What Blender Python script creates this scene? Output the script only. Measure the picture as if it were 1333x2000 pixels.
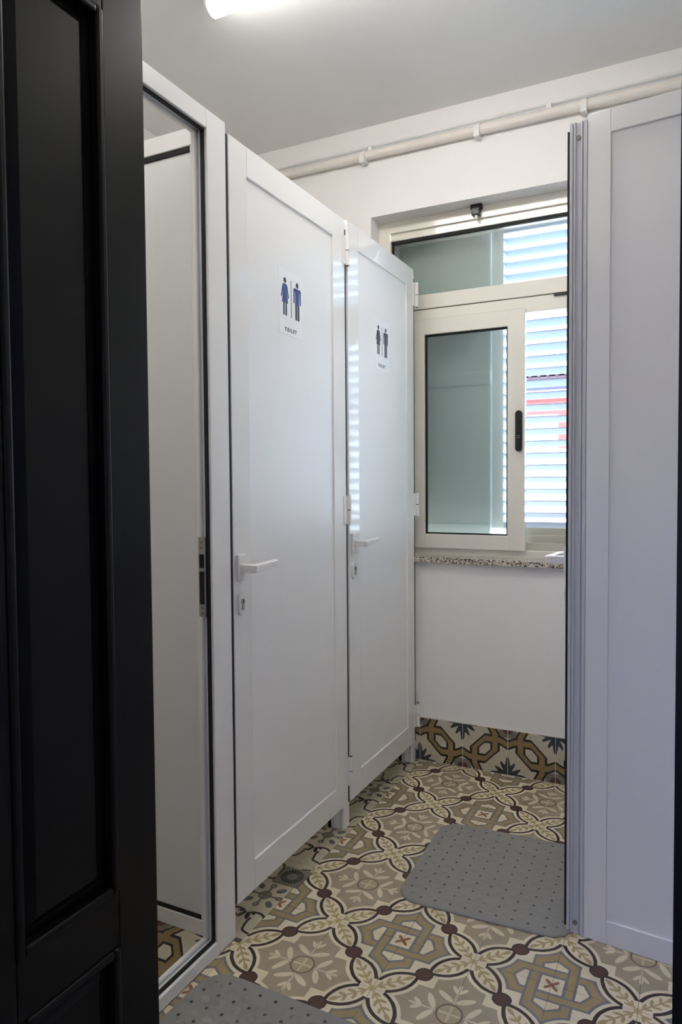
import bpy, bmesh, math, random
from mathutils import Vector, Matrix
random.seed(7)
for o in list(bpy.data.objects): bpy.data.objects.remove(o)
SC = bpy.context.scene
COL = SC.collection
PI = math.pi

# ------------------------------------------------------------------ camera
cam_d = bpy.data.cameras.new('camera'); cam = bpy.data.objects.new('camera', cam_d); COL.objects.link(cam)
cam_d.sensor_fit = 'AUTO'; cam_d.sensor_width = 36.0
cam_d.lens = 1357.787 / 2000 * 36
cam_d.shift_x = -(706.539 - 666.5) / 2000
cam_d.shift_y = -(1000 - 994.744) / 2000
cam_d.clip_start = 0.01
yaw, pit, rol = -0.450186, -0.036751, -0.006394
fw = Vector((math.sin(yaw) * math.cos(pit), math.cos(yaw) * math.cos(pit), math.sin(pit)))
rt = Vector((math.cos(yaw), -math.sin(yaw), 0)); up = rt.cross(fw)
r2 = math.cos(rol) * rt + math.sin(rol) * up; u2 = -math.sin(rol) * rt + math.cos(rol) * up
M = Matrix((r2, u2, -fw)).transposed().to_4x4()
M.translation = (0.71401, -1.52014, 1.24991)
cam.matrix_world = M
SC.camera = cam

# ------------------------------------------------------------------ world, sun, hall daylight and fill, exposure
w = bpy.data.worlds.new('daylight_sky'); SC.world = w; w.use_nodes = True
bg = w.node_tree.nodes['Background']
bg.inputs[0].default_value = (0.62, 0.78, 1.0, 1); bg.inputs[1].default_value = 6.0
sun_d = bpy.data.lights.new('sun', 'SUN'); sun_d.energy = 6.0; sun_d.angle = 0.01; sun_d.color = (1, .96, .9)
sun = bpy.data.objects.new('sun', sun_d); COL.objects.link(sun)
sun.rotation_euler = (math.radians(48), 0, math.radians(-20))
hl_d = bpy.data.lights.new('hall_daylight', 'AREA'); hl_d.shape = 'RECTANGLE'; hl_d.size = 1.1; hl_d.size_y = 1.5
hl_d.energy = 46; hl_d.color = (0.16, 0.30, 1.0)
hl = bpy.data.objects.new('hall_daylight', hl_d); COL.objects.link(hl)
hl.location = (-1.05, -2.6, 3.22)
hl.rotation_euler = (0, 0, 0)
hw_d = bpy.data.lights.new('hall_fill', 'AREA'); hw_d.shape = 'RECTANGLE'; hw_d.size = 2.6; hw_d.size_y = 1.7  # warm fill added in the unseen hall to lift the lower walls
hw_d.energy = 7; hw_d.color = (1.0, 0.97, 0.94)
hw = bpy.data.objects.new('hall_fill', hw_d); COL.objects.link(hw)
hw.location = (0.9, -4.9, 1.35); hw.rotation_euler = (math.radians(90), 0, 0)
SC.view_settings.view_transform = 'Standard'; SC.view_settings.look = 'None'
SC.view_settings.gamma = 1.0; SC.view_settings.use_curve_mapping = False
SC.view_settings.exposure = 0.80
TUBE = 39.0; TUBE_ENTRANCE = 19.5
SC.cycles.max_bounces = 16; SC.cycles.diffuse_bounces = 9; SC.cycles.transmission_bounces = 12

# ------------------------------------------------------------------ materials
def lin(r, g, b):
    f = lambda c: (c / 255 / 12.92) if c / 255 <= 0.04045 else ((c / 255 + 0.055) / 1.055) ** 2.4
    return (f(r), f(g), f(b), 1.0)

def new_mat(name):
    m = bpy.data.materials.new(name); m.use_nodes = True
    return m, m.node_tree, m.node_tree.nodes['Principled BSDF']

def plain(name, rgb, rough=0.5, metal=0.0, noise=0.0, scale=20.0, bump=0.0, coat=0.0, spec=0.5):
    """principled colour with a faint noise variation and optional fine relief"""
    m, nt, p = new_mat(name)
    p.inputs['Roughness'].default_value = rough; p.inputs['Metallic'].default_value = metal
    p.inputs['Specular IOR Level'].default_value = spec
    if coat: p.inputs['Coat Weight'].default_value = coat; p.inputs['Coat Roughness'].default_value = 0.06
    tc = nt.nodes.new('ShaderNodeTexCoord'); nz = nt.nodes.new('ShaderNodeTexNoise')
    nz.inputs['Scale'].default_value = scale; nz.inputs['Detail'].default_value = 4
    nt.links.new(tc.outputs['Object'], nz.inputs['Vector'])
    mx = nt.nodes.new('ShaderNodeMix'); mx.data_type = 'RGBA'
    c = lin(*rgb); k = 1 - noise
    mx.inputs['A'].default_value = c; mx.inputs['B'].default_value = (c[0] * k, c[1] * k, c[2] * k, 1)
    nt.links.new(nz.outputs['Fac'], mx.inputs['Factor']); nt.links.new(mx.outputs['Result'], p.inputs['Base Color'])
    if bump:
        b = nt.nodes.new('ShaderNodeBump'); b.inputs['Strength'].default_value = bump; b.inputs['Distance'].default_value = 0.002
        nt.links.new(nz.outputs['Fac'], b.inputs['Height']); nt.links.new(b.outputs['Normal'], p.inputs['Normal'])
    return m

MAT = {}
MAT['wall'] = plain('wall_paint', (241, 239, 236), .75, noise=.03, scale=9, bump=.12)
MAT['ceiling'] = plain('ceiling_paint', (241, 240, 238), .85, noise=.02, scale=6, bump=.06)
MAT['alu'] = plain('white_lacquered_aluminium', (240, 239, 236), .14, noise=.015, scale=3, coat=.3)
MAT['panel'] = plain('white_gloss_panel', (240, 239, 237), .36, noise=.012, scale=2)
MAT['matt_panel'] = plain('white_satin_panel', (228, 229, 228), .4, noise=.015, scale=2)
MAT['profile'] = plain('grey_white_profile', (205, 206, 208), .35, noise=.02, scale=5)
MAT['cream'] = plain('cream_window_profile', (230, 225, 212), .22, noise=.02, scale=4, coat=1.0)
MAT['track'] = plain('window_track', (190, 188, 172), .4, noise=.05, scale=14)
MAT['plastic'] = plain('white_plastic', (236, 234, 230), .25, noise=.01, scale=6)
MAT['rubber'] = plain('black_rubber', (14, 14, 14), .7, noise=.2, scale=40)
MAT['black_plastic'] = plain('black_plastic', (20, 19, 18), .3, noise=.15, scale=30)
MAT['metal'] = plain('brushed_metal', (165, 165, 160), .35, metal=.9, noise=.1, scale=60)
MAT['dark_metal'] = plain('dull_dark_metal', (132, 128, 114), .45, metal=.3, noise=.15, scale=60)
MAT['void'] = plain('dark_recess', (16, 15, 13), .9, noise=.1)
MAT['black_wood'] = plain('black_gloss_wood', (9, 8, 6), .42, noise=.25, scale=12, spec=.22)
MAT['mat'] = plain('grey_vinyl', (139, 137, 132), .32, noise=.05, scale=18)
MAT['slat'] = plain('shutter_slat', (180, 194, 210), .35, noise=.02, scale=8)
MAT['shutter_side'] = plain('shutter_closed', (206, 213, 209), .5, noise=.03, scale=8)
MAT['shutter_stile'] = plain('shutter_stile_pale', (236, 240, 236), .5, noise=.03, scale=8)
MAT['pipe'] = plain('painted_pipe', (234, 227, 218), .5, noise=.12, scale=30, bump=.3)
MAT['ink'] = plain('dark_print', (52, 54, 62), .5, noise=.05)
MAT['blue_ink'] = plain('blue_print', (56, 72, 130), .5, noise=.05)
MAT['paper'] = plain('sticker_sheet', (243, 243, 243), .36, noise=.01)
MAT['grout'] = plain('floor_grout', (104, 96, 80), .9, noise=.2, scale=50)
MAT['white_grout'] = plain('white_grout', (214, 208, 198), .8, noise=.06, scale=50)
MAT['house'] = plain('house_render', (236, 226, 220), .8, noise=.05, scale=3)
MAT['house_red'] = plain('house_red_paint', (196, 62, 58), .7, noise=.08, scale=5)
MAT['roof_tile'] = plain('roof_clay', (74, 56, 66), .8, noise=.25, scale=9)
MAT['gutter'] = plain('gutter_shadow_blue', (40, 50, 84), .5, noise=.1, scale=9)  # dark blue puts the shadow line below the eaves into the colour
MAT['pane'] = plain('house_pane', (150, 172, 205), .1, noise=.1, scale=3)
MAT['ground'] = plain('street_ground', (170, 165, 158), .9, noise=.15, scale=2)
MAT['hall_floor'] = plain('hall_boards', (96, 76, 58), .5, noise=.3, scale=6)

# speckled granite
def granite():
    m, nt, p = new_mat('speckled_granite')
    tc = nt.nodes.new('ShaderNodeTexCoord')
    v = nt.nodes.new('ShaderNodeTexVoronoi'); v.inputs['Scale'].default_value = 190
    nt.links.new(tc.outputs['Object'], v.inputs['Vector'])
    sp = nt.nodes.new('ShaderNodeSeparateColor'); nt.links.new(v.outputs['Color'], sp.inputs[0])
    r = nt.nodes.new('ShaderNodeValToRGB'); r.color_ramp.interpolation = 'CONSTANT'
    e = r.color_ramp.elements; e[0].position = 0; e[0].color = lin(70, 62, 55); e[1].position = .28; e[1].color = lin(205, 194, 176)
    n = e.new(.6); n.color = lin(150, 138, 122); n = e.new(.8); n.color = lin(222, 214, 200)
    nt.links.new(sp.outputs[0], r.inputs[0]); nt.links.new(r.outputs[0], p.inputs['Base Color'])
    p.inputs['Roughness'].default_value = .3
    return m
MAT['granite'] = granite()

# frosted glass
def frosted(name, rough, col):
    m, nt, p = new_mat(name)
    p.inputs['Base Color'].default_value = col
    p.inputs['Transmission Weight'].default_value = 1.0
    p.inputs['Roughness'].default_value = rough; p.inputs['IOR'].default_value = 1.35
    tc = nt.nodes.new('ShaderNodeTexCoord'); nz = nt.nodes.new('ShaderNodeTexNoise'); nz.inputs['Scale'].default_value = 160
    nt.links.new(tc.outputs['Object'], nz.inputs['Vector'])
    b = nt.nodes.new('ShaderNodeBump'); b.inputs['Strength'].default_value = .12; b.inputs['Distance'].default_value = .001
    nt.links.new(nz.outputs['Fac'], b.inputs['Height']); nt.links.new(b.outputs['Normal'], p.inputs['Normal'])
    return m
MAT['frost'] = frosted('frosted_glass', .22, (.86, .93, .91, 1))

def emit(name, col, s):
    m, nt, p = new_mat(name)
    p.inputs['Base Color'].default_value = (.9, .9, .9, 1)
    p.inputs['Emission Color'].default_value = col; p.inputs['Emission Strength'].default_value = s
    return m
def diffuser_mat(name, col, s):
    """LED batten: the diffuser glows most where it faces down, less at its sides"""
    m = emit(name, col, s); nt = m.node_tree; p = nt.nodes['Principled BSDF']; X.nt = nt
    g = nt.nodes.new('ShaderNodeNewGeometry'); sp = nt.nodes.new('ShaderNodeSeparateXYZ'); nt.links.new(g.outputs['Normal'], sp.inputs[0])
    down = (X(sp.outputs[2]) * -1.0).max(0.0)
    nt.links.new(((X.op('POWER', down, 2.2) * .88 + .12) * s).v, p.inputs['Emission Strength'])
    return m

# ---- tiny node expression language for the printed cement tiles
class X:
    nt = None
    def __init__(s, v): s.v = v
    @staticmethod
    def op(kind, *a):
        n = X.nt.nodes.new('ShaderNodeMath'); n.operation = kind
        for i, q in enumerate(a):
            q = q.v if isinstance(q, X) else q
            if isinstance(q, (int, float)): n.inputs[i].default_value = q
            else: X.nt.links.new(q, n.inputs[i])
        return X(n.outputs[0])
    def __add__(s, o): return X.op('ADD', s, o)
    __radd__ = __add__
    def __sub__(s, o): return X.op('SUBTRACT', s, o)
    def __rsub__(s, o): return X.op('SUBTRACT', o, s)
    def __mul__(s, o): return X.op('MULTIPLY', s, o)
    __rmul__ = __mul__
    def __truediv__(s, o): return X.op('DIVIDE', s, o)
    def __lt__(s, o): return X.op('LESS_THAN', s, o)
    def __gt__(s, o): return X.op('GREATER_THAN', s, o)
    def __and__(s, o): return X.op('MULTIPLY', s, o)
    def __or__(s, o): return X.op('MAXIMUM', s, o)
    def __invert__(s): return X.op('SUBTRACT', 1.0, s)
    def abs(s): return X.op('ABSOLUTE', s)
    def sqrt(s): return X.op('SQRT', s)
    def max(s, o): return X.op('MAXIMUM', s, o)
    def min(s, o): return X.op('MINIMUM', s, o)
    def cos(s): return X.op('COSINE', s)
def hyp(a, b): return (a * a + b * b).sqrt()
def ell(x, y, cx, cy, hl, hw, ang):
    c, s = math.cos(ang), math.sin(ang)
    dx, dy = x - cx, y - cy
    p = (dx * c + dy * s) / hl; q = (dy * c - dx * s) / hw
    return (p * p + q * q) < 1.0
class Paint:
    def __init__(s, c): s.c = c
    def put(s, mask, rgb):
        n = X.nt.nodes.new('ShaderNodeMix'); n.data_type = 'RGBA'
        X.nt.links.new(mask.v, n.inputs['Factor'])
        if isinstance(s.c, tuple): n.inputs['A'].default_value = s.c
        else: X.nt.links.new(s.c, n.inputs['A'])
        if isinstance(rgb, Paint): X.nt.links.new(rgb.c, n.inputs['B'])
        else: n.inputs['B'].default_value = lin(*rgb)
        s.c = n.outputs['Result']
def tile_mat(name, fn, gain=1.0):
    m, nt, p = new_mat(name); X.nt = nt
    uv = nt.nodes.new('ShaderNodeUVMap'); uv.uv_map = 'tile'
    sp = nt.nodes.new('ShaderNodeSeparateXYZ'); nt.links.new(uv.outputs[0], sp.inputs[0])
    tc = nt.nodes.new('ShaderNodeTexCoord')
    wn = nt.nodes.new('ShaderNodeTexNoise'); wn.inputs['Scale'].default_value = 45; wn.inputs['Detail'].default_value = 3
    geo = nt.nodes.new('ShaderNodeNewGeometry'); nt.links.new(geo.outputs['Position'], wn.inputs['Vector'])
    ws = nt.nodes.new('ShaderNodeSeparateColor'); nt.links.new(wn.outputs['Color'], ws.inputs[0])
    a = X(sp.outputs[0]) + (X(ws.outputs[0]) - .5) * .014
    b = X(sp.outputs[1]) + (X(ws.outputs[1]) - .5) * .014
    P = fn(a, b)
    # worn, uneven pigment
    nz = nt.nodes.new('ShaderNodeTexNoise'); nz.inputs['Scale'].default_value = 11; nz.inputs['Detail'].default_value = 6
    nt.links.new(geo.outputs['Position'], nz.inputs['Vector'])
    hs = nt.nodes.new('ShaderNodeMix'); hs.data_type = 'RGBA'; hs.blend_type = 'MULTIPLY'; hs.inputs['Factor'].default_value = 1
    rp = nt.nodes.new('ShaderNodeValToRGB'); e = rp.color_ramp.elements
    e[0].position = .3; e[0].color = (.84 * gain, .83 * gain, .80 * gain, 1); e[1].position = .7; e[1].color = (1.0 * gain, 1.0 * gain, 1.0 * gain, 1)
    nt.links.new(nz.outputs['Fac'], rp.inputs[0])
    nt.links.new(P.c, hs.inputs['A']); nt.links.new(rp.outputs[0], hs.inputs['B'])
    nt.links.new(hs.outputs['Result'], p.inputs['Base Color'])
    p.inputs['Roughness'].default_value = .38
    return m

CREAM, TAUPE, BLUEG, GOLD = (204, 193, 166), (151, 139, 116), (110, 111, 112), (148, 129, 90)
DARK, DOT, RING, LEAF, ORANGE = (52, 39, 33), (76, 48, 37), (98, 82, 68), (158, 141, 98), (134, 84, 54)
def pat_corridor(a, b):          # knot at (0,0), rosette at (1,1), petals from (1,0) and (0,1) to the dot in the middle
    s = (a - b).abs() * .70711; t = (a + b - 1.0) * .70711
    c, d = 1.0 - a, 1.0 - b
    R, w, cs = .413, .145, .395
    lens = hyp(t.abs() + (R - w), s - cs) - R
    P = Paint(lin(*CREAM))
    side = t > 0.0
    far = lens > .072
    # rosette ground
    P.put(side & far & ~((c > .31) & (d > .31)), TAUPE)
    lo, hi = c.min(d), c.max(d)      # mirror about the diagonal: one leaf spray per axis
    rr = hyp(c, d)
    leaf = ell(lo, hi, .125, .262, .125, .04, math.atan2(.115, .20))
    leaf = leaf | ell(lo, hi, .045, .41, .075, .026, math.radians(52)) | ell(lo, hi, 0, .445, .022, .075, 0)
    leaf = leaf | ((lo < .012) & (hi > .17) & (hi < .42))
    P.put(side & leaf, (198, 188, 162))
    P.put(rr < .165, RING); P.put(rr < .145, (158, 146, 116))
    P.put((rr < .13) & (lo < .013), (200, 190, 162))
    # knot
    K = Paint(lin(*BLUEG))
    K.put((lens > .108) & ((a < .268) | (b < .268)), GOLD)
    K.put(((a < .18) & ((b + a * .6) < .492)) | ((b < .18) & ((a + b * .6) < .492)), BLUEG)
    K.put(((a < .148) & ((b + a * .6) < .45) & (b > .302)) | ((b < .148) & ((a + b * .6) < .45) & (a > .302)), CREAM)
    K.put((a > .15) & (a < .30) & (b < .33), BLUEG)
    K.put((a > .182) & (a < .268) & (b < .40), GOLD)
    K.put((b > .15) & (b < .30) & (a < .15), BLUEG)
    K.put((b > .182) & (b < .268) & (a < .152), GOLD)
    K.put((a < .14) & (b < .14), CREAM)
    K.put(ell(a, b, .045, .045, .055, .024, PI / 4) | (hyp(a, b) < .03), ORANGE)
    P.put((t < 0.0) & far & ~((a > .30) & (b > .30)), K)
    # petals
    rc = hyp(a.max(b) - 1.0, a.min(b))
    P.put((lens.abs() < .024) & (rc > .17), DARK)
    ta = t.abs()
    spr = (ta < .011) & (s > .20) & (s < .66)
    spr = spr | ell(s, ta, .205, 0, .065, .030, 0) | ell(s, ta, .33, .042, .052, .02, math.radians(140)) | ell(s, ta, .46, .046, .058, .022, math.radians(140))
    spr = spr | ell(s, ta, .58, .03, .05, .018, math.radians(150))
    P.put((lens < -.03) & spr, LEAF)
    P.put((rc < .05) & ((a.max(b) + a.min(b) - 1.0).abs() < .2), (176, 160, 116))
    rd = hyp(a - .5, b - .5)
    P.put(rd < .118, DARK); P.put(rd < .094, DOT)
    return P
def pat_octagon(x, y):           # palmettes at (0,1) and (1,0), red flowers at (0,0) and (1,1)
    fl = (x + y) < 1.0               # point symmetry: fold everything to the (1,1) half
    sx = x + fl * (1.0 - 2.0 * x); sy = y + fl * (1.0 - 2.0 * y)
    P = Paint(lin(208, 198, 176))
    NAVY, DK, GD = (60, 66, 72), (46, 36, 31), (146, 124, 82)
    # palmettes, folded onto (0,1)
    fp = x > y
    px = x + fp * (y - x); py = y + fp * (x - y)
    py1 = 1.0 - py
    rp = hyp(px, py1); th = X.op('ARCTAN2', px, py1)
    c2 = (th * 2.0).cos()
    rad = .21 + (th * 12.0).cos() * .075 + c2 * c2 * .115
    P.put(rp < rad, NAVY)
    # corner field
    P.put((sx > .80) & (sy > .80) & ((sx + sy) > 1.62), (128, 122, 112))
    rcn = hyp(sx - 1.0, sy - 1.0)
    P.put(rcn < .12, (98, 58, 48))
    # arms through the crossing
    bx = (sx - .84).max(0.0) * .5; by = (sy - .84).max(0.0) * .5
    hb = (sy - .725 + bx).abs(); vb = (sx - .725 + by).abs()
    P.put(((hb < .108) & (sx > .6)) | ((vb < .108) & (sy > .6)), DK)
    h = ((x - .5).abs().max((y - .5).abs())).max((x - y).abs())
    P.put(h < .333, DK)
    P.put((h < .283) & (h > .166), GD)
    P.put(((hb < .060) & (sx > .72)) | ((vb < .060) & (sy > .72)), GD)
    P.put(h < .122, (212, 203, 184))
    return P
def pat_scroll(x, y):            # grey flowers at (0,0) and (1,1), crossed dark arcs at the other two corners
    f = (x + y) > 1.0
    a0 = x + f * (1.0 - 2.0 * x); b0 = y + f * (1.0 - 2.0 * y)
    lo, hi = a0.min(b0), a0.max(b0)
    P = Paint(lin(200, 188, 162))
    r = hyp(lo, hi)
    GF, OL, DK = (96, 100, 98), (136, 128, 98), (56, 44, 40)
    P.put(((hyp(hi - .62, lo - .16) - .20).abs() < .022) & (lo > .04) & (hi < .66), DK)
    P.put(ell(hi, lo, .53, .05, .09, .035, math.radians(20)) | ell(hi, lo, .46, .10, .045, .026, math.radians(70)), DK)
    P.put(((hyp(hi - .62, lo - .62) - .50).abs() < .020) & (hi > .55) & (lo < .40), DK)
    P.put((lo < .015) & (r > .1) & (r < .24), GF)
    P.put(ell(lo, hi, .185, .185, .085, .05, PI / 4) | ell(lo, hi, 0, .25, .05, .055, 0), GF)
    P.put(ell(lo, hi, 0, .25, .026, .03, 0), (170, 158, 122))
    P.put(r < .105, GF); P.put(r < .085, OL)
    return P
MAT['tube'] = diffuser_mat('lit_diffuser', (1.0, .97, .93, 1), TUBE)
MAT['tube_entrance'] = diffuser_mat('lit_diffuser_entrance', (1.0, .97, .93, 1), TUBE_ENTRANCE)
MAT['tileA'] = tile_mat('cement_tile_knot_and_rosette', pat_corridor, 1.3)
MAT['tileD'] = tile_mat('cement_tile_octagon', pat_octagon)
MAT['tileC'] = tile_mat('cement_tile_scroll_flower', pat_scroll)

# ------------------------------------------------------------------ mesh helpers
def bx(bm, x0, x1, y0, y1, z0, z1):
    v = [bm.verts.new((x, y, z)) for x in (x0, x1) for y in (y0, y1) for z in (z0, z1)]
    for f in ((0, 1, 3, 2), (4, 6, 7, 5), (0, 4, 5, 1), (2, 3, 7, 6), (0, 2, 6, 4), (1, 5, 7, 3)):
        bm.faces.new([v[i] for i in f])
    return v
def box(*a, bevel=0.0, seg=2):
    bm = bmesh.new(); bx(bm, *a); bmesh.ops.recalc_face_normals(bm, faces=bm.faces)
    if bevel: bmesh.ops.bevel(bm, geom=bm.edges[:], offset=bevel, segments=seg, affect='EDGES', profile=.5)
    return bm
def boxes(lst, bevel=0.0):
    bm = bmesh.new()
    for a in lst: bx(bm, *a)
    bmesh.ops.recalc_face_normals(bm, faces=bm.faces)
    if bevel: bmesh.ops.bevel(bm, geom=bm.edges[:], offset=bevel, segments=1, affect='EDGES')
    return bm
def cyl(p0, p1, r, n=20, r1=None, bm=None):
    bm = bm or bmesh.new()
    p0, p1 = Vector(p0), Vector(p1); d = (p1 - p0)
    q = d.to_track_quat('Z', 'Y').to_matrix().to_4x4(); q.translation = (p0 + p1) / 2
    bmesh.ops.create_cone(bm, cap_ends=True, segments=n, radius1=r, radius2=r if r1 is None else r1, depth=d.length, matrix=q)
    return bm
def prism(pts, axis, d0, d1):
    """extrude a 2D outline; axis 'x','y','z' is the extrusion direction"""
    bm = bmesh.new()
    mk = {'x': lambda p, d: (d, p[0], p[1]), 'y': lambda p, d: (p[0], d, p[1]), 'z': lambda p, d: (p[0], p[1], d)}[axis]
    A = [bm.verts.new(mk(p, d0)) for p in pts]; B = [bm.verts.new(mk(p, d1)) for p in pts]
    n = len(pts)
    bm.faces.new(A); bm.faces.new(list(reversed(B)))
    for i in range(n): bm.faces.new((A[i], B[i], B[(i + 1) % n], A[(i + 1) % n]))
    bmesh.ops.recalc_face_normals(bm, faces=bm.faces)
    return bm
def obj(name, bm, mat, parent=None, smooth=False, label=None):
    me = bpy.data.meshes.new(name)
    if smooth:
        for f in bm.faces: f.smooth = True
    bm.to_mesh(me); bm.free()
    me.materials.append(MAT[mat] if isinstance(mat, str) else mat)
    if smooth:
        try: me.set_sharp_from_angle(angle=math.radians(40))
        except Exception: pass
    o = bpy.data.objects.new(name, me); COL.objects.link(o)
    if parent: o.parent = parent
    if label: o['label'] = label
    return o
def tag(o, label, cat, group=None, kind=None):
    o['label'] = label; o['category'] = cat
    if group: o['group'] = group
    if kind: o['kind'] = kind
    return o
def thing(name, label, cat, loc=(0, 0, 0), rotz=0.0, group=None, kind=None):
    o = bpy.data.objects.new(name, None); COL.objects.link(o); o.empty_display_size = .1
    o.location = loc; o.rotation_euler = (0, 0, rotz)
    return tag(o, label, cat, group, kind)
def struct(name, bm, mat, label, cat, smooth=False):
    return tag(obj(name, bm, mat, smooth=smooth), label, cat, kind='structure')

# ------------------------------------------------------------------ room shell
XL, YB, ZC = -0.42, 1.393, 2.858          # cubicle front plane, window wall, ceiling
T = 0.2                                    # tile size
WL, WR = -1.55, 1.70                       # side walls
FY0, FY1 = -1.36, -1.20                    # wall with the black door
JX0, JX1 = -0.335, 0.7103                  # clear opening of the black door frame
floor = struct('floor', box(WL, WR, FY1, YB, -.06, -.0014), 'grout', 'floor of patterned cement tiles in the washroom', 'floor')
struct('ceiling', box(WL, WR, FY1, YB, ZC, ZC + .1), 'ceiling', 'plain white ceiling above the cubicles', 'ceiling')
OX0, OX1, OZ0, OZ1 = -.637, .80, .90, 2.46
struct('wall_back', boxes([(WL, WR, YB, YB + .22, -.06, OZ0), (WL, WR, YB, YB + .22, OZ1, ZC + .1),
       (WL, OX0, YB, YB + .22, OZ0, OZ1), (OX1, WR, YB, YB + .22, OZ0, OZ1)]), 'wall', 'white painted wall around the window', 'wall')
struct('wall_left', box(WL - .15, WL, FY1, YB + .22, -.06, ZC + .1), 'wall', 'white wall behind the cubicles with the signed doors', 'wall')
struct('wall_right', box(WR, WR + .15, FY1, YB + .22, -.06, ZC + .1), 'wall', 'white wall behind the single cubicle opposite the signed doors', 'wall')
HX0, HX1, HY, HZ = -3.2, 2.6, -5.0, 3.3
DH = 2.29
struct('wall_front', boxes([(HX0, JX0 - .07, FY0, FY1, -.06, HZ + .1), (JX1 + .07, HX1, FY0, FY1, -.06, HZ + .1),
       (JX0 - .07, JX1 + .07, FY0, FY1, DH + .07, HZ + .1)]), 'wall', 'wall that holds the black door frame', 'wall')
struct('trim_1', boxes([(JX0 - .07, JX0, FY0 - .0, FY1 + .0, 0, DH), (JX1, JX1 + .07, FY0, FY1, 0, DH), (JX0 - .07, JX1 + .07, FY0, FY1, DH, DH + .07)]),
       'black_wood', 'black wooden door frame at the entrance', 'door frame')
# hall behind the viewer
struct('floor_hall', box(HX0, HX1, HY, FY1, -.06, -.002), 'hall_floor', 'brown boards of the hall outside the washroom', 'floor')
struct('ceiling_hall', box(HX0, HX1, HY, FY0, HZ, HZ + .1), 'ceiling', 'ceiling of the hall outside the washroom', 'ceiling')
struct('wall_hall_back', box(HX0, HX1, HY - .1, HY, -.06, HZ + .1), 'wall', 'far wall of the hall', 'wall')
struct('wall_hall_left', box(HX0 - .1, HX0, HY, FY1, -.06, HZ + .1), 'wall', 'hall wall on the hinge side of the black door', 'wall')
struct('wall_hall_right', box(HX1, HX1 + .1, HY, FY1, -.06, HZ + .1), 'wall', 'hall wall away from the black door hinges', 'wall')

# ------------------------------------------------------------------ tiles, each a piece of the floor
TILE_ME = {}
def rot_uv(p, q, k):
    """local pattern coordinates of a point at fraction (p, q) of a tile turned by k quarter turns"""
    if k == 0: return p, q
    if k == 1: return q, 1 - p
    if k == 2: return 1 - p, 1 - q
    return 1 - q, p
def tile_mesh(mat, k, p0=0., p1=1., q0=0., q1=1., plane='floor'):
    key = (mat, k, round(p0, 3), round(p1, 3), round(q0, 3), round(q1, 3), plane)
    if key in TILE_ME: return TILE_ME[key]
    bm = bmesh.new(); uvl = bm.loops.layers.uv.new('tile')
    g, h, c = (.0013 if plane == 'wall' else .0004), .007, .0006
    def ring(ins, z):
        x0, x1, y0, y1 = p0 * T + g + ins, p1 * T - g - ins, q0 * T + g + ins, q1 * T - g - ins
        return [bm.verts.new((x, y, z)) for x, y in ((x0, y0), (x1, y0), (x1, y1), (x0, y1))]
    A, B, Cc = ring(0, -h), ring(0, -c), ring(c, 0)
    bm.faces.new(Cc)
    for i in range(4):
        j = (i + 1) % 4
        bm.faces.new((B[i], B[j], Cc[j], Cc[i])); bm.faces.new((A[i], A[j], B[j], B[i]))
    for f in bm.faces:
        for l in f.loops: l[uvl].uv = rot_uv(l.vert.co.x / T, l.vert.co.y / T, k)
    if plane == 'wall':
        for v in bm.verts: v.co = Vector((v.co.x, -v.co.z, v.co.y))
    me = bpy.data.meshes.new('tile'); bm.to_mesh(me); bm.free(); me.materials.append(MAT[mat])
    TILE_ME[key] = me
    return me
def put_tile(me, x, y, z, parent):
    o = bpy.data.objects.new('tile', me); COL.objects.link(o); o.location = (x, y, z); o.parent = parent
    return o
def jit(): return random.uniform(-.0004, .0)
def knot_turn(i, j):
    for k, (ci, cj) in enumerate(((i, j), (i + 1, j), (i + 1, j + 1), (i, j + 1))):
        if ci % 2 == 0 and cj % 2 == 1: return k
for i in range(-2, 5):
    for j in range(-6, 7):
        if i >= 3 and j >= 3: continue
        q1 = (YB - j * T) / T if (j + 1) * T > YB else 1.0
        put_tile(tile_mesh('tileA', knot_turn(i, j), q1=q1), i * T, j * T, jit(), floor)
for j in range(-6, 0):       # cut strip in front of the open cubicle
    put_tile(tile_mesh('tileA', knot_turn(-3, j), p0=.9), -3 * T, j * T, jit(), floor)
U0, V0 = -2.3, 0.08
for i in range(-2, 1):       # scroll-flower tiles of the closed cubicles
    for j in range(0, 7):
        k = 0 if (i + j) % 2 else 1
        y = (V0 + j) * T
        q1 = min(1.0, (YB - y) / T)
        p1 = .3 if i == 0 else 1.0
        put_tile(tile_mesh('tileC', k, p1=p1, q1=q1), (U0 + i) * T, y, jit(), floor)
V1 = -.08
for i in range(-4, 1):       # octagon tiles of the open cubicle
    for j in range(-6, 1):
        k = 1 if (i + j) % 2 == 0 else 0
        put_tile(tile_mesh('tileD', k, p1=.2 if i == 0 else 1., q1=.16 if j == 0 else 1.), (U0 + i) * T, (V1 + j) * T, jit(), floor)

# tiled skirting on the window wall
base = tag(obj('baseboard_back', box(WL, .42, YB - .006, YB, 0, .196), 'white_grout'), 'skirting of octagon-patterned tiles under the window', 'skirting', kind='structure')
for n in range(-3, 3):
    x0 = -.204 + n * T
    put_tile(tile_mesh('tileD', 0 if n % 2 == 0 else 1, q1=.972, plane='wall'), x0, YB - .0075, .001, base)

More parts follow.
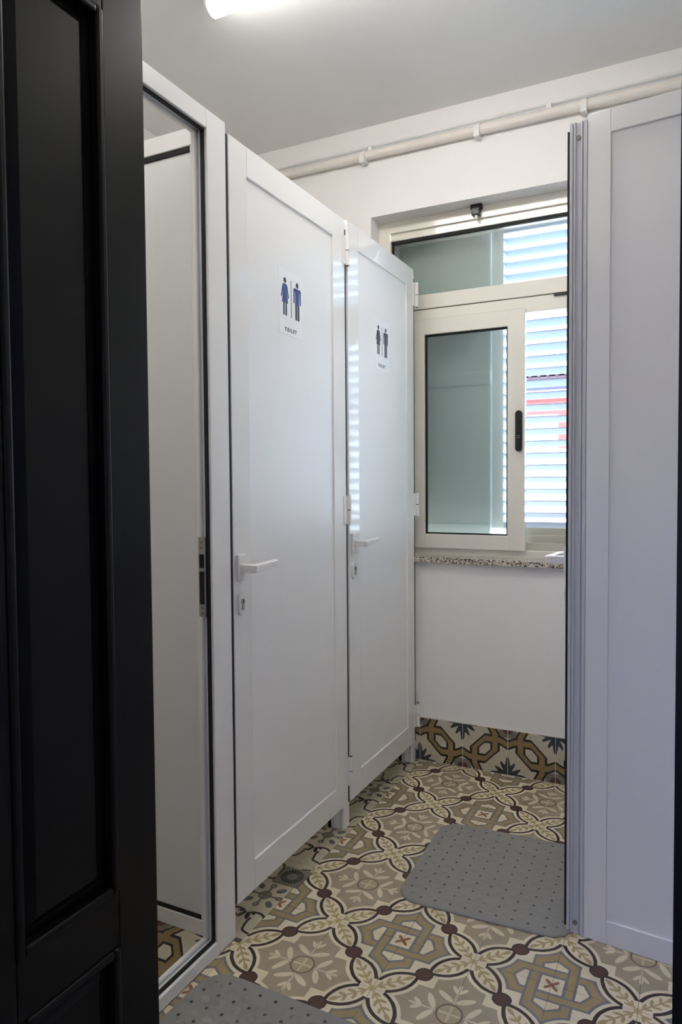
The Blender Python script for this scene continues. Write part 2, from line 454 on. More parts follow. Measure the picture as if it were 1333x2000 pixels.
# ------------------------------------------------------------------ ledge and pipes under the ceiling
led = [(YB, ZC), (YB - .016, ZC), (YB - .016, 2.785), (YB - .013, 2.775), (YB - .006, 2.768), (YB, 2.767)]
struct('trim_2', prism(led, 'x', WL, WR), 'wall', 'plaster ledge along the top of the window wall', 'ledge', smooth=True)
pp = thing('wall_pipe', 'beige painted pipe clipped to the wall below the ceiling', 'pipe', (0, YB - .021, 2.728))
obj('tube', cyl((WL + .01, 0, 0), (WR - .01, 0, 0), .0205, 20), 'pipe', pp, smooth=True)
for x in (-.66, -.13, .30):
    c = obj('clip', prism([(-.027, -.034), (-.019, -.036), (.021, -.03), (.021, .03), (.0, .03), (-.022, .012), (-.027, -.005)], 'x', x - .012, x + .012), 'plastic', pp)
cb = thing('cable', 'thin grey cable running along the wall above the beige pipe', 'cable', (0, YB - .007, 2.7575))
obj('sheath', cyl((WL + .01, 0, 0), (WR - .01, 0, 0), .0068, 12), 'profile', cb, smooth=True)
for x in (-.63, .162, .68):
    obj('clip', prism([(-.014, -.014), (-.006, -.016), (.006, -.016), (.006, .016), (-.006, .016), (-.014, .010)], 'x', x - .010, x + .010), 'plastic', cb)

# ------------------------------------------------------------------ ceiling light
L0, L1 = -.585, .60
arc = [(.033 * math.cos(t), -.036 - .033 * math.sin(t)) for t in [2 * PI * k / 28 for k in range(28)]]
def ceiling_light(label, loc, glow):
    lt = thing('ceiling_light', label, 'lamp', loc)
    obj('housing', box(L0 + .02, L1 - .02, -.016, .016, -.008, 0, bevel=.002), 'plastic', lt)
    obj('diffuser', prism(arc, 'x', L0 + .002, L1 - .002), glow, lt, smooth=True)
    for xx in (L0, L1):
        obj('end_cap', prism([(y * 1.03, -.036 + (z + .036) * 1.03) for y, z in arc], 'x', xx - .004, xx + .004), 'plastic', lt)
ceiling_light('lit white tube light on the ceiling above the cubicle doors', (-.16, .385, ZC), 'tube')
ceiling_light('lit white tube light on the ceiling above the entrance door', (-.45, -.62, ZC), 'tube_entrance')

# ------------------------------------------------------------------ window
YW = 1.48
win = thing('window_1', 'cream sliding window with a frosted transom in the white wall', 'window', (0, YW, OZ0), kind='structure')
def W(name, a, mat, parent=win, bevel=.0025, label=None):
    return obj(name, box(a[0], a[1], a[2] - YW, a[3] - YW, a[4] - OZ0, a[5] - OZ0, bevel=bevel, seg=2), mat, parent, label=label)
FR = 1.59
W('head_rail', (OX0, OX1, YW, FR, 2.405, OZ1), 'cream')
W('head_bead', (OX0 + .05, OX1 - .05, YW + .012, FR, 2.372, 2.407), 'cream')
W('jamb', (OX0, -.578, YW, FR, OZ0 + .02, 2.41), 'cream')
W('jamb', (OX1 - .06, OX1, YW, FR, OZ0 + .02, 2.41), 'cream')
W('transom_rail', (OX0 + .05, OX1 - .05, YW + .002, FR, 2.043, 2.108), 'cream')
W('sash_head', (OX0 + .05, OX1 - .05, YW + .006, FR, 1.976, 2.040), 'cream')
W('gasket', (-.578, OX1 - .06, YW + .016, YW + .030, 2.358, 2.374), 'rubber', bevel=0)
W('gasket', (-.580, -.570, YW + .016, YW + .030, 2.106, 2.374), 'rubber', bevel=0)
W('gasket', (-.578, OX1 - .06, YW + .010, YW + .020, 2.106, 2.110), 'rubber', bevel=0)
W('transom_pane', (-.575, OX1 - .06, YW + .024, YW + .029, 2.106, 2.366), 'frost', bevel=0)
W('sill_rail', (OX0 + .05, OX1 - .05, YW + .004, FR, OZ0 + .022, .957), 'cream')
W('track', (.03, OX1 - .06, YW + .030, YW + .036, .950, .990), 'track')
W('track', (.03, OX1 - .06, YW + .055, YW + .061, .950, 1.022), 'track')
W('track', (.03, OX1 - .06, YW + .078, YW + .090, .950, 1.052), 'track')
# sliding sash
YS = YW - .012
sash = W('sash', (-.488, -.408, YS, YS + .034, .955, 1.992), 'cream')
W('sash_stile', (-.028, .048, YS, YS + .034, .955, 1.992), 'cream', sash).location = (0, 0, 0)
W('sash_rail', (-.410, -.026, YS, YS + .034, 1.922, 1.992), 'cream', sash)
W('sash_rail', (-.410, -.026, YS, YS + .034, .955, 1.020), 'cream', sash)
for a in ((-.410, -.400, 1.018, 1.924), (-.034, -.026, 1.018, 1.924), (-.410, -.026, 1.914, 1.924), (-.410, -.026, 1.018, 1.026)):
    W('gasket', (a[0], a[1], YS + .010, YS + .022, a[2], a[3]), 'rubber', sash, bevel=0)
W('sash_pane', (-.404, -.030, YS + .014, YS + .019, 1.022, 1.920), 'frost', sash, bevel=0)
# black shell handle on the sash stile
def stadium(w, h, n=12):
    r = w / 2; c = h / 2 - r; pts = []
    for k in range(n + 1): t = PI * k / n; pts.append((r * math.cos(t), c + r * math.sin(t)))
    for k in range(n + 1): t = PI + PI * k / n; pts.append((r * math.cos(t), -c + r * math.sin(t)))
    return pts
hz = 1.471 - OZ0; hx = .0235; hy = YS - YW
h = obj('latch_handle', prism([(hx + x, hz + z) for x, z in stadium(.029, .176)], 'y', hy - .012, hy), 'black_plastic', win, smooth=True, label='black oval latch handle on the sash')
obj('thumb_slide', box(hx - .007, hx + .007, hy - .016, hy - .011, hz - .075, hz + .045, bevel=.002), 'rubber', h)
for dz in (-.030, -.022):
    obj('ridge', box(hx - .007, hx + .007, hy - .018, hy - .0155, hz + dz, hz + dz + .002), 'metal', h)
# transom catch
k = obj('transom_catch', box(-.189, -.139, -.024, .004, 2.440 - OZ0, 2.474 - OZ0, bevel=.003), 'black_plastic', win, label='black catch on the transom head')
obj('catch_body', box(-.183, -.147, -.030, .004, 2.412 - OZ0, 2.450 - OZ0, bevel=.004), 'black_plastic', k)
obj('catch_tip', box(-.170, -.158, -.024, -.004, 2.396 - OZ0, 2.414 - OZ0, bevel=.003), 'plastic', k)
obj('hinge_stay', box(.166, .40, -.006, .004, 2.030 - OZ0, 2.042 - OZ0, bevel=.002), 'black_plastic', win, label='black stay under the transom')
# granite sill
sill = tag(obj('window_sill', box(OX0 - .02, OX1 + .02, 1.368, YW + .004, .899, .923, bevel=.0015), 'granite'), 'speckled granite sill below the window', 'window sill', kind='structure')

# louvred shutter outside
sh = thing('louvred_shutter', 'pale louvred shutter with tilted slats outside the window', 'shutter', (.5, 1.605, 1.04))
SX0, SX1 = -.075, 1.08
def Sb(name, a, mat, bevel=.002):
    return obj(name, box(a[0] - .5, a[1] - .5, a[2] - 1.605, a[3] - 1.605, a[4] - 1.04, a[5] - 1.04, bevel=bevel), mat, sh)
Sb('bottom_rail', (SX0, SX1, 1.592, 1.625, 1.04, 1.075), 'slat')
Sb('top_rail', (SX0, SX1, 1.592, 1.625, 2.36, 2.44), 'slat')
Sb('stile', (SX0 - .055, SX0, 1.592, 1.625, 1.04, 2.44), 'shutter_stile')
Sb('stile', (SX1, SX1 + .055, 1.592, 1.625, 1.04, 2.44), 'slat')
bm = bmesh.new(); prof = [(-.026, .011), (-.0245, .014), (0, .0035), (.0245, -.0095), (.026, -.0125), (.023, -.012), (0, .0), (-.024, .0095)]
slat = prism(prof, 'x', SX0 + .002 - .5, SX1 - .002 - .5)
me = bpy.data.meshes.new('slat'); slat.to_mesh(me); slat.free(); me.materials.append(MAT['slat'])
z = 1.104
while z < 2.35:
    s = bpy.data.objects.new('slat', me); COL.objects.link(s); s.parent = sh; s.location = (0, .003, z - 1.04)
    z += .0530
cs = thing('closed_shutter', 'grey closed shutter leaf behind the frosted sash', 'shutter', (-.4, 1.625, 1.0))
obj('board', box(-.42, .262, -.006, .02, .0, 1.46), 'shutter_side', cs)
for zz in (.0, .70, 1.40):
    obj('rail', box(-.42, .262, -.014, -.006, zz, zz + .06, bevel=.003), 'shutter_side', cs)
bm.free()

# house across the street
HYY = 12.0
hs = thing('house', 'white house with red trim and tiled eaves seen through the shutter slats', 'house', (-2, HYY, -3))
def Hb(name, a, mat): return obj(name, box(a[0] + 2, a[1] + 2, a[2] - HYY, a[3] - HYY, a[4] + 3, a[5] + 3), mat, hs)
Hb('wall', (-8, 5, HYY, HYY + 5, -3, 3.2), 'house')
Hb('gutter', (-8.2, 5.2, HYY - .28, HYY - .10, 3.00, 3.10), 'gutter')
Hb('eave_board', (-8.2, 5.2, HYY - .12, HYY, 3.05, 3.2), 'house')
Hb('red_band', (-8, 5, HYY - .05, HYY + .01, 2.55, 2.84), 'house_red')
Hb('window_frame', (-2.25, -1.62, HYY - .04, HYY + .01, 1.3, 2.46), 'house')
Hb('window_pane', (-2.10, -1.85, HYY - .05, HYY - .03, 1.4, 2.42), 'pane')
Hb('red_surround', (-2.42, -2.26, HYY - .05, HYY + .01, 2.05, 2.55), 'house_red')
Hb('red_surround', (-1.66, -1.40, HYY - .05, HYY + .01, 1.9, 2.55), 'house_red')
rbm = prism([(-8.2 + 2, 6.18), (5.2 + 2, 6.18), (5.2 + 2, 6.22), (-8.2 + 2, 6.22)], 'y', -.3, 0)
obj('roof_board', rbm, 'roof_tile', hs)
rt_me = None
for n in range(44):
    x = -4.2 + n * .165
    if rt_me is None:
        pts = [(.08 * math.cos(t), .07 * math.sin(t)) for t in [PI * k / 8 for k in range(9)]] + [(.06 * math.cos(t), .05 * math.sin(t)) for t in [PI * k / 8 for k in range(8, -1, -1)]]
        b_ = prism(pts, 'y', 0, 3.2); rt_me = bpy.data.meshes.new('roof_tile'); b_.to_mesh(rt_me); b_.free(); rt_me.materials.append(MAT['roof_tile'])
    o = bpy.data.objects.new('roof_tile', rt_me); COL.objects.link(o); o.parent = hs; o.location = (x + 2, -.32, 6.22); o.rotation_euler = (math.radians(7), 0, 0)
struct('ground', box(-30, 30, 1.7, 40, -3.1, -3.0), 'ground', 'pale street ground outside', 'ground')

# ------------------------------------------------------------------ cubicle doors
def oval(w, h, n=28): return [(w / 2 * math.cos(2 * PI * k / n), h / 2 * math.sin(2 * PI * k / n)) for k in range(n)]
def toilet_door(name, label, loc, rotz, wid, z0, z1, lock_at, hinge_at, lever_dir, zh, pin):
    """front face at local y = 0 looking to -y, x from 0 to wid; pin = inset of the infill panel"""
    d = thing(name, label, 'door', loc, rotz, kind='structure')
    th = .042; st0, st1, bt, tp = pin
    for a in ((0, st0, z0, z1), (wid - st1, wid, z0, z1)):
        obj('stile', box(a[0], a[1], 0, th, a[2], a[3], bevel=.0015, seg=1), 'alu', d)
    for a in ((st0, wid - st1, z0, z0 + bt), (st0, wid - st1, z1 - tp, z1)):
        obj('rail', box(a[0], a[1], 0, th, a[2], a[3], bevel=.0015, seg=1), 'alu', d)
    obj('panel', box(st0 - .004, wid - st1 + .004, .006, th - .006, z0 + bt - .004, z1 - tp + .004), 'panel', d)
    # lever handle
    hd = obj('handle', box(lock_at - .016, lock_at + .016, -.012, 0, zh - .036, zh + .036, bevel=.002), 'plastic', d)
    s = lever_dir
    obj('neck', box(lock_at - .010, lock_at + .010, -.062, -.011, zh - .012, zh + .010, bevel=.002), 'plastic', hd)
    x0, x1 = sorted((lock_at - s * .011, lock_at + s * .125))
    lv = box(x0, x1, -.066, -.046, zh - .010, zh + .010, bevel=.003)
    for v in lv.verts:                       # lever leans back towards the door and thins out
        t = abs(v.co.x - lock_at) / .125
        if (v.co.x - lock_at) * s > .02: v.co.y += .016 * t; v.co.z = zh + (v.co.z - zh) * (1 - .25 * t) + .004 * t
    obj('lever', lv, 'plastic', hd)
    # key plate
    ex = lock_at + s * .004; ez = zh - .101
    es = obj('key_plate', prism([(ex + x, ez + z) for x, z in stadium(.031, .064)], 'y', -.009, 0), 'plastic', d, smooth=True)
    kh = [(ex + .0082 * math.cos(t), ez + .007 + .0082 * math.sin(t)) for t in [math.radians(-60 + 300 * k / 16) for k in range(17)]] + [(ex - .005, ez - .016), (ex + .005, ez - .016)]
    obj('lock_cylinder', prism(kh, 'y', -.0115, -.008), 'metal', es)
    obj('key_slot', box(ex - .0012, ex + .0012, -.0122, -.0112, ez + .002, ez + .012), 'void', es)
    # hinges: two knuckles and a pin each
    for hz_ in (z1 - .107, 1.156, z0 + .118):
        hg = obj('hinge', cyl((hinge_at, -.006, hz_ + .0015), (hinge_at, -.006, hz_ + .053), .0088, 16), 'plastic', d, smooth=True)
        obj('knuckle', cyl((hinge_at, -.006, hz_ - .053), (hinge_at, -.006, hz_ - .0015), .0088, 16), 'plastic', hg, smooth=True)
        obj('pin', cyl((hinge_at, -.006, hz_ - .054), (hinge_at, -.006, hz_ + .054), .0062, 12), 'void', hg)
        sg = 1 if hinge_at > wid / 2 else -1
        xa, xb = sorted((hinge_at - sg * .03, hinge_at))
        obj('leaf', box(xa, xb, -.003, .0, hz_ - .05, hz_ + .05), 'plastic', hg)
    return d
toilet_door('door_1', 'white cubicle door with the blue-figured toilet sign', (XL, .024, 0), PI / 2, .677, .086, 2.184, .024, .686, 1, 1.022, (.084, .088, .087, .082))
toilet_door('door_2', 'white cubicle door with the all-dark toilet sign beside the window', (XL, .724, 0), PI / 2, .642, .086, 2.190, .024, .664, 1, 1.034, (.086, .080, .090, .083))
toilet_door('door_3', 'white cubicle door opposite the signed doors, behind the ribbed corner post', (.3905, 1.145, 0), -PI / 2, .700, .086, 2.185, .655, -.012, -1, 1.032, (.086, .086, .09, .083))

# ------------------------------------------------------------------ cubicle posts and the open cubicle frame
def post(label, x0, x1, y0, y1, z1, gy0, gy1):
    p = thing('cubicle_post', label, 'post', ((x0 + x1) / 2, (y0 + y1) / 2, 0))
    cx, cy = (x0 + x1) / 2, (y0 + y1) / 2
    obj('upright', box(x0 - cx, x1 - cx, y0 - cy, y1 - cy, 0, z1, bevel=.0015, seg=1), 'alu', p)
    obj('rib', box(x0 - cx + .008, x0 - cx + .013, y0 - cy - .004, y0 - cy, 0, z1), 'profile', p)
    obj('rib', box(x1 - cx - .013, x1 - cx - .008, y0 - cy - .004, y0 - cy, 0, z1), 'profile', p)
    obj('gasket', box(x0 - cx - .010, x0 - cx, y0 - cy - .003, y1 - cy - .01, 0, z1 - .02), 'rubber', p)
    obj('gasket', box(x1 - cx - .002, x1 - cx + .0006, gy0 - cy, gy1 - cy, .09, z1 - .02), 'rubber', p)  # black strip added so the gap beside the door reads dark
    return p
post('white aluminium post between the two closed cubicle doors', -.475, -.422, .668, .712, 2.17, .700, .7119)
post('white aluminium post between the last cubicle door and the window wall', -.475, -.422, 1.340, 1.377, 2.17, 1.366, 1.3768)
# rear partition between the closed cubicles
pt = thing('cubicle_partition', 'white partition panel between the two closed cubicles', 'partition', (-1.0, .69, 0))
obj('panel', box(-.548, .505, -.012, .012, .09, 2.15), 'matt_panel', pt)
for zz in (.05, 2.13): obj('rail', box(-.548, .505, -.018, .018, zz, zz + .05), 'alu', pt)

fr = thing('cubicle_doorway', 'white aluminium door frame of the open cubicle with a lock strike', 'door frame', (XL, -.42, 0))
def Fb(name, x0, x1, y0, y1, z0, z1, mat='alu', bevel=.0015, parent=fr):
    return obj(name, box(x0 - XL, x1 - XL, y0 + .42, y1 + .42, z0, z1, bevel=bevel, seg=1), mat, parent)
FX0, FX1 = -.472, XL
Fb('stile', FX0, FX1, -.066, .0125, 0, 2.206)
Fb('stile', FX0, FX1, -.885, -.806, 0, 2.206)
Fb('top_rail', FX0, FX1, -.806, -.066, 2.157, 2.206)
Fb('threshold', FX0, FX1, -.806, -.066, 0, .035)
Fb('gasket', FX0 + .034, FX1 - .008, -.0705, -.066, .035, 2.157, 'rubber', 0)
Fb('gasket', FX0 + .034, FX1 - .008, -.806, -.0705, 2.1525, 2.157, 'rubber', 0)
Fb('gasket', FX0 + .034, FX1 - .008, -.806, -.0705, .035, .0395, 'rubber', 0)
Fb('stop_rib', FX0 + .018, FX0 + .024, -.074, -.066, .035, 2.157, 'profile', .001)
Fb('stop_rib', FX0 + .018, FX0 + .024, -.806, -.066, 2.149, 2.157, 'profile', .001)
Fb('stop_rib', FX0 + .018, FX0 + .024, -.806, -.066, .035, .043, 'profile', .001)
Fb('door_gap_shade', FX1 - .012, FX1 - .002, .0125, .0225, .09, 2.18, 'rubber', 0)  # solid black strip standing in for the shade in the door gap
sk = Fb('strike_plate', FX0 + .014, FX0 + .036, -.0775, -.0705, .905, 1.114, 'metal', .001)
for a, b in ((1.033, 1.069), (.938, 1.024)):
    Fb('slot', FX0 + .018, FX0 + .033, -.0782, -.0772, a, b, 'void', 0, sk)
for zz in (1.100, 1.086, .928, .914):
    obj('screw', cyl((FX0 + .025 - XL, -.0788 + .42, zz), (FX0 + .025 - XL, -.0772 + .42, zz), .0042, 12), 'dark_metal', sk)
Fb('jamb_filler', FX0, FX1 - .012, .0125, .024, .0, 2.19, 'alu', 0)

# partition inside the open cubicle
ip = thing('cubicle_partition', 'white framed partition inside the open cubicle with black seals', 'partition', (-1.0, 0, 0))
def Ib(name, x0, x1, y0, y1, z0, z1, mat, bevel=.0015):
    return obj(name, box(x0 + 1, x1 + 1, y0, y1, z0, z1, bevel=bevel, seg=1), mat, ip)
IX0, IX1 = WL + .01, -.476
Ib('top_rail', IX0, IX1, -.022, .012, 2.152, 2.199, 'alu')
Ib('bottom_rail', IX0, IX1, -.022, .012, 0, .044, 'alu')
Ib('stile', -.512, IX1, -.0215, .012, .044, 2.152, 'alu')
Ib('stile', IX0, IX0 + .04, -.0215, .012, .044, 2.152, 'alu')
Ib('seal', IX0 + .04, -.512, -.019, -.006, 2.139, 2.152, 'rubber', 0)
Ib('seal', IX0 + .04, -.512, -.019, -.006, .044, .054, 'rubber', 0)
Ib('panel', IX0 + .04, -.512, -.015, .004, .054, 2.139, 'matt_panel')

# ------------------------------------------------------------------ right cubicle end panel
ang = math.atan(-.0971)
ep = thing('cubicle_end_panel', 'white framed cubicle end panel with a ribbed grey corner post', 'partition', (.398, .4279, 0), ang)
def Eb(name, x0, x1, y0, y1, z0, z1, mat='alu', bevel=.0015, parent=ep):
    return obj(name, box(x0, x1, y0, y1, z0, z1, bevel=bevel, seg=1), mat, parent)
EP_W = 1.24
cp = Eb('corner_post', 0, .046, .004, .05, 0, 2.206, 'profile')
for a, b in ((0, .008), (.0115, .016), (.030, .0335), (.037, .046)):
    Eb('rib', a, b, -.001, .006, 0, 2.206, 'profile', .001, cp)
Eb('gasket', -.0058, .0, -.0006, .05, .02, 2.185, 'rubber', 0)  # black strip paints the dark gap line between door edge and post
for zz in (2.165, .032):
    obj('screw', cyl((.0232, -.0006, zz), (.0232, .005, zz), .0062, 14), 'dark_metal', cp)
Eb('stile', .0465, .106, 0, .036, .0, 2.218)
Eb('stile', EP_W - .06, EP_W, 0, .036, .0, 2.218)
Eb('top_rail', .106, EP_W - .06, 0, .036, 2.158, 2.218)
Eb('bottom_rail', .106, EP_W - .06, 0, .036, 0, .064)
Eb('panel', .102, EP_W - .056, .006, .030, .060, 2.162, 'panel', 0)

sp_ = thing('cubicle_partition', 'narrow fixed panel beside the window wall, opposite the signed doors', 'partition', (.415, 1.27, 0))
obj('upright', box(-.020, .025, -.120, -.085, 0, 2.206, bevel=.0015, seg=1), 'alu', sp_)
obj('upright', box(-.020, .025, .085, .114, 0, 2.206, bevel=.0015, seg=1), 'alu', sp_)
obj('panel', box(-.012, .014, -.086, .086, .09, 2.16), 'matt_panel', sp_)
for z0_, z1_ in ((.05, .095), (2.155, 2.206)):
    obj('rail', box(-.020, .025, -.085, .085, z0_, z1_, bevel=.0015, seg=1), 'alu', sp_)

# ------------------------------------------------------------------ toilet signs
def disc(cx, cz, rx, rz, n=20): return [(cx + rx * math.cos(2 * PI * k / n), cz + rz * math.sin(2 * PI * k / n)) for k in range(n)]
def sign(label, loc, cloth, dz):
    s = thing('toilet_sign', label, 'sign', loc, PI / 2, group='toilet signs on the cubicle doors')
    obj('sheet', box(-.071, .071, -.0006, 0, -.098, .098), 'paper', s)
    F0, F1 = -.0010, -.0006
    def fig(name, pts, mat): return obj(name, prism(pts, 'y', F0, F1), mat, s)
    o = dz
    # woman: head, dress with arms, legs
    fig('head', disc(-.036, .058 + o, .0078, .0085), 'ink')
    fig('dress', [(-.0445, .0475 + o), (-.0275, .0475 + o), (-.0215, .041 + o), (-.013, .007 + o), (-.0185, .0055 + o), (-.0262, .033 + o),
                  (-.0185, -.010 + o), (-.0535, -.010 + o), (-.0458, .033 + o), (-.0535, .0055 + o), (-.059, .007 + o), (-.0505, .041 + o)], cloth)
    for x in (-.0425, -.0295): fig('leg', [(x - .0042, -.010 + o), (x + .0042, -.010 + o), (x + .0042, -.046 + o), (x, -.049 + o), (x - .0042, -.046 + o)], 'ink')
    fig('divider', [(-.0014, -.050 + o), (.0014, -.050 + o), (.0014, .064 + o), (-.0014, .064 + o)], 'ink')
    # man
    m = .036
    fig('head', disc(m, .058 + o, .0078, .0085), 'ink')
    fig('shirt', [(m - .018, .0475 + o), (m + .018, .0475 + o), (m + .0225, .042 + o), (m + .0225, .0 + o), (m + .0165, .0 + o), (m + .0150, .036 + o), (m + .0125, .036 + o),
                  (m + .0125, -.003 + o), (m - .0125, -.003 + o), (m - .0125, .036 + o), (m - .0150, .036 + o), (m - .0165, .0 + o), (m - .0225, .0 + o), (m - .0225, .042 + o)], cloth)
    for x in (m - .0068, m + .0068): fig('leg', [(x - .0054, -.003 + o), (x + .0054, -.003 + o), (x + .0054, -.049 + o), (x, -.0525 + o), (x - .0054, -.049 + o)], 'ink')
    # lettering
    cu = bpy.data.curves.new('lettering', 'FONT'); cu.body = 'TOILET'; cu.size = .0150; cu.space_character = 1.5; cu.align_x = 'CENTER'
    cu.extrude = .0002; cu.offset = .0007
    to = bpy.data.objects.new('lettering_source', cu); COL.objects.link(to)
    bpy.context.view_layer.update()
    me = bpy.data.meshes.new_from_object(to.evaluated_get(bpy.context.evaluated_depsgraph_get()))
    bpy.data.objects.remove(to)
    me.materials.clear(); me.materials.append(MAT['ink'])
    for v in me.vertices: v.co = Vector((v.co.x, -.0008 - v.co.z, v.co.y))
    l = bpy.data.objects.new('lettering', me); COL.objects.link(l); l.parent = s; l.location = (-.004, 0, -.0865)
    return s
PF = XL - .006
sign('toilet sign with blue-clothed woman and man figures on the wider cubicle door', (PF, .346, 1.806), 'blue_ink', .008)
sign('toilet sign with all-dark woman and man figures on the door by the window', (PF, 1.036, 1.800), 'ink', .008)

# ------------------------------------------------------------------ floor drain
dr = thing('floor_drain', 'square metal floor drain with radial slots', 'drain', (-.4335, .331, 0))
bm = bmesh.new(); n = 44; hw = .046; R1, R0, zt = .038, .0175, .003
def sq(t):
    c, s = math.cos(t), math.sin(t); k = hw / max(abs(c), abs(s)); return (c * k, s * k)
rings = []
for f in (lambda t: (*sq(t), 0.0), lambda t: (*sq(t), zt), lambda t: (R1 * math.cos(t), R1 * math.sin(t), zt), lambda t: (R1 * math.cos(t), R1 * math.sin(t), .0004)):
    rings.append([bm.verts.new(f(2 * PI * k / n + PI / 4)) for k in range(n)])
for a, b in zip(rings, rings[1:]):
    for k in range(n): bm.faces.new((a[k], a[(k + 1) % n], b[(k + 1) % n], b[k]))
bmesh.ops.recalc_face_normals(bm, faces=bm.faces)
obj('plate', bm, 'dark_metal', dr)
obj('recess', cyl((0, 0, .0002), (0, 0, .0008), R1, 44), 'void', dr)
obj('boss', cyl((0, 0, .0006), (0, 0, zt), R0, 36), 'dark_metal', dr)
bm = bmesh.new()
for k in range(22):
    t0 = 2 * PI * k / 22; dt = 2 * PI / 22 * .21
    a0, a1 = t0, t0 + .22
    pts = [(R0 * .97 * math.cos(a0 - dt), R0 * .97 * math.sin(a0 - dt)), (R1 * 1.01 * math.cos(a1 - dt), R1 * 1.01 * math.sin(a1 - dt)),
           (R1 * 1.01 * math.cos(a1 + dt), R1 * 1.01 * math.sin(a1 + dt)), (R0 * .97 * math.cos(a0 + dt), R0 * .97 * math.sin(a0 + dt))]
    A = [bm.verts.new((x, y, .0006)) for x, y in pts]; B = [bm.verts.new((x, y, zt - .0003)) for x, y in pts]
    bm.faces.new(B)
    for i in range(4): bm.faces.new((A[i], A[(i + 1) % 4], B[(i + 1) % 4], B[i]))
bmesh.ops.recalc_face_normals(bm, faces=bm.faces)
obj('grate_ribs', bm, 'dark_metal', dr)

# ------------------------------------------------------------------ bath mats with suction bumps and drain holes
def mat_mesh(half, pitch, nh, rad, thick, bump_r, bump_h, hole_r):
    bm = bmesh.new()
    H = nh * pitch / 2                            # holes sit at the middle of nh x nh square cells
    NS = 16
    vc = {}
    def gv(i, j):
        if (i, j) not in vc: vc[(i, j)] = bm.verts.new((-H + i * pitch, -H + j * pitch, thick))
        return vc[(i, j)]
    S = 2
    for i in range(nh):
        for j in range(nh):
            cx, cy = -H + (i + .5) * pitch, -H + (j + .5) * pitch
            outer = [gv(i, j), gv(i + 1, j), gv(i + 1, j + 1), gv(i, j + 1)]
            hole = [bm.verts.new((cx + hole_r * math.cos(t), cy + hole_r * math.sin(t), thick)) for t in [-3 * PI / 4 + PI / 4 * k for k in range(8)]]
            for k in range(4):
                a, b = outer[k], outer[(k + 1) % 4]; h0, h1, h2 = hole[2 * k], hole[2 * k + 1], hole[(2 * k + 2) % 8]
                bm.faces.new((a, b, h1)); bm.faces.new((a, h1, h0)); bm.faces.new((b, h2, h1))
            low = [bm.verts.new((v.co.x, v.co.y, .0004)) for v in hole]
            for k in range(8): bm.faces.new((hole[k], hole[(k + 1) % 8], low[(k + 1) % 8], low[k]))
    # border strip out to a rounded square, then a skirt
    ring_in = [gv(i, 0) for i in range(nh)] + [gv(nh, j) for j in range(nh)] + [gv(i, nh) for i in range(nh, 0, -1)] + [gv(0, j) for j in range(nh, 0, -1)]
    def rounded(v, hf, r):
        x, y = v.co.x / H * hf, v.co.y / H * hf
        k = hf - r
        if abs(x) > k and abs(y) > k:
            dx, dy = abs(x) - k, abs(y) - k
            m = max(dx, dy); l = math.hypot(dx, dy)
            if l > 0: dx, dy = dx * m / l, dy * m / l
            x, y = math.copysign(k + dx, x), math.copysign(k + dy, y)
        return x, y
    R1_ = []; R2_ = []; R3_ = []
    moved = [(v, rounded(v, H, rad)) for v in bm.verts]
    ring_src = [v.co.copy() for v in ring_in]
    class P_: pass
    for c0 in ring_src:
        v = P_(); v.co = c0
        x, y = rounded(v, half - .003, rad); R1_.append(bm.verts.new((x, y, thick)))
        x, y = rounded(v, half, rad); R2_.append(bm.verts.new((x, y, thick * .5))); R3_.append(bm.verts.new((x, y, .0002)))
    for v, (x, y) in moved: v.co.x, v.co.y = x, y
    m = len(ring_in)
    for A, B in ((ring_in, R1_), (R1_, R2_), (R2_, R3_)):
        for k in range(m): bm.faces.new((A[k], A[(k + 1) % m], B[(k + 1) % m], B[k]))
    # bumps at the cell corners
    for i in range(nh + 1):
        for j in range(nh + 1):
            cx, cy = -H + i * pitch, -H + j * pitch
            if i in (0, nh) or j in (0, nh): continue
            prev = None
            for q in range(4):
                t = PI / 2 * q / 4; r = bump_r * math.cos(t); z = thick - .0002 + bump_h * math.sin(t) ** 1.7
                rg = [bm.verts.new((cx + r * math.cos(2 * PI * k / 14), cy + r * math.sin(2 * PI * k / 14), z)) for k in range(14)]
                if prev:
                    for k in range(14): f = bm.faces.new((prev[k], prev[(k + 1) % 14], rg[(k + 1) % 14], rg[k])); f.smooth = True
                prev = rg
            top = bm.verts.new((cx, cy, thick - .0002 + bump_h))
            for k in range(14): f = bm.faces.new((prev[k], prev[(k + 1) % 14], top)); f.smooth = True
    bmesh.ops.recalc_face_normals(bm, faces=bm.faces)
    return bm
m1 = tag(obj('bath_mat', mat_mesh(.258, .0455, 11, .07, .0065, .0130, .0008, .0040), 'mat'), 'grey vinyl bath mat with small holes beside the ribbed corner post', 'mat')
m1.location = (.152, .630, .0006); m1.rotation_euler = (0, 0, math.radians(2.0))
m2 = tag(obj('bath_mat', mat_mesh(.258, .0455, 11, .07, .0065, .0140, .0042, .0046), 'mat'), 'grey vinyl bath mat with raised bumps by the open cubicle', 'mat')
m2.location = (-.146, -.378, .0006); m2.rotation_euler = (0, 0, math.radians(-1.5))

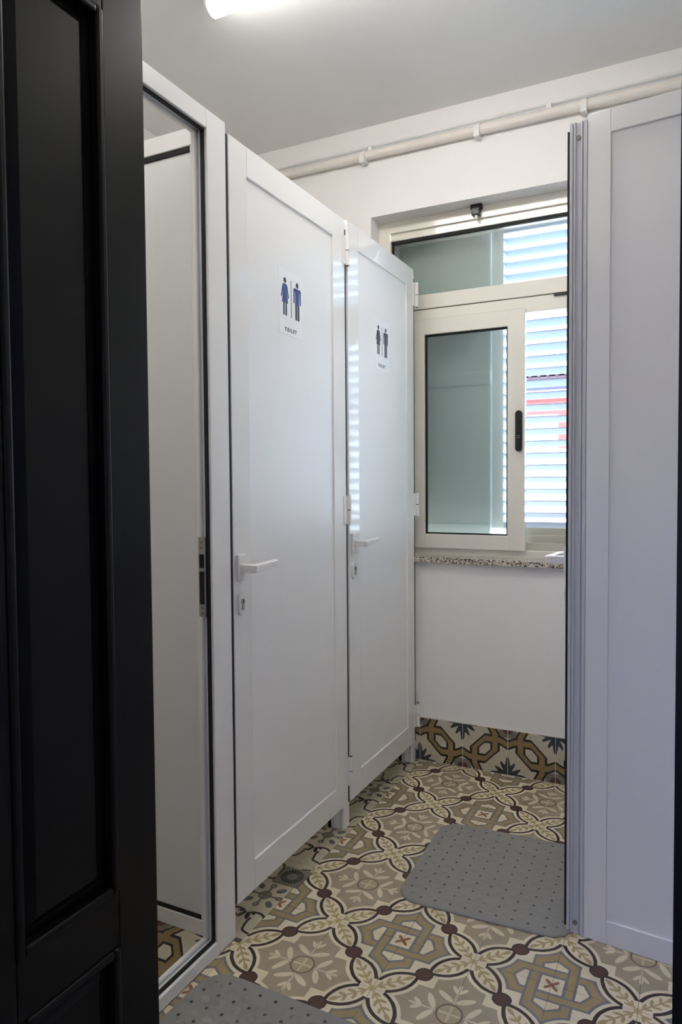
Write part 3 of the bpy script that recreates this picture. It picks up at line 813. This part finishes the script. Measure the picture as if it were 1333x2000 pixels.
# ------------------------------------------------------------------ black entrance door, standing open
LX, LY0, LY1, LZ0, LZ1 = -.300, -1.195, -.420, .008, 2.27
dl = thing('door_4', 'black panelled wooden door standing open at the entrance', 'door', (LX, LY0, 0), kind='structure')
def Db(name, x0, x1, y0, y1, z0, z1, bevel=.003, parent=dl):
    return obj(name, box(x0 - LX, x1 - LX, y0 - LY0, y1 - LY0, z0, z1, bevel=bevel), 'black_wood', parent)
TH = .038
PY0, PY1 = -.755, -.527
for a, b in ((LY1, PY1), (PY0, -.840), (-1.085, LY0)):
    Db('stile', LX - TH, LX, min(a, b), max(a, b), LZ0, LZ1)
def raised(y0, y1, z0, z1):
    """recessed field with a moulded bead all round and a raised centre"""
    Db('field', LX - TH + .006, LX - .020, y0 - .003, y1 + .003, z0 - .003, z1 + .003, 0)
    c = .030
    pan = bmesh.new()
    a = [(y0 + c, z0 + c), (y1 - c, z0 + c), (y1 - c, z1 - c), (y0 + c, z1 - c)]
    b = [(y0 + c + .018, z0 + c + .018), (y1 - c - .018, z0 + c + .018), (y1 - c - .018, z1 - c - .018), (y0 + c + .018, z1 - c - .018)]
    A = [pan.verts.new((-.021, y - LY0, z)) for y, z in a]; B = [pan.verts.new((-.008, y - LY0, z)) for y, z in b]
    pan.faces.new(B)
    for i in range(4): pan.faces.new((A[i], A[(i + 1) % 4], B[(i + 1) % 4], B[i]))
    bmesh.ops.recalc_face_normals(pan, faces=pan.faces)
    if pan.faces[0].normal.x < 0: bmesh.ops.reverse_faces(pan, faces=pan.faces[:])
    obj('raised_panel', pan, 'black_wood', dl)
    w = .016
    for q in ((y0, y0 + w, z0, z1), (y1 - w, y1, z0, z1), (y0 + w, y1 - w, z0, z0 + w), (y0 + w, y1 - w, z1 - w, z1)):
        Db('bead', LX - .020, LX + .005, q[0], q[1], q[2], q[3], .005)
for y0, y1 in ((PY0, PY1), (-1.085, -.840)):
    for z0, z1 in ((.455, 2.14), (.10, .345)):
        raised(y0, y1, z0, z1)
    for z0, z1 in ((LZ0, .10), (.345, .455), (2.14, LZ1)):
        Db('rail', LX - TH, LX, y0, y1, z0, z1)
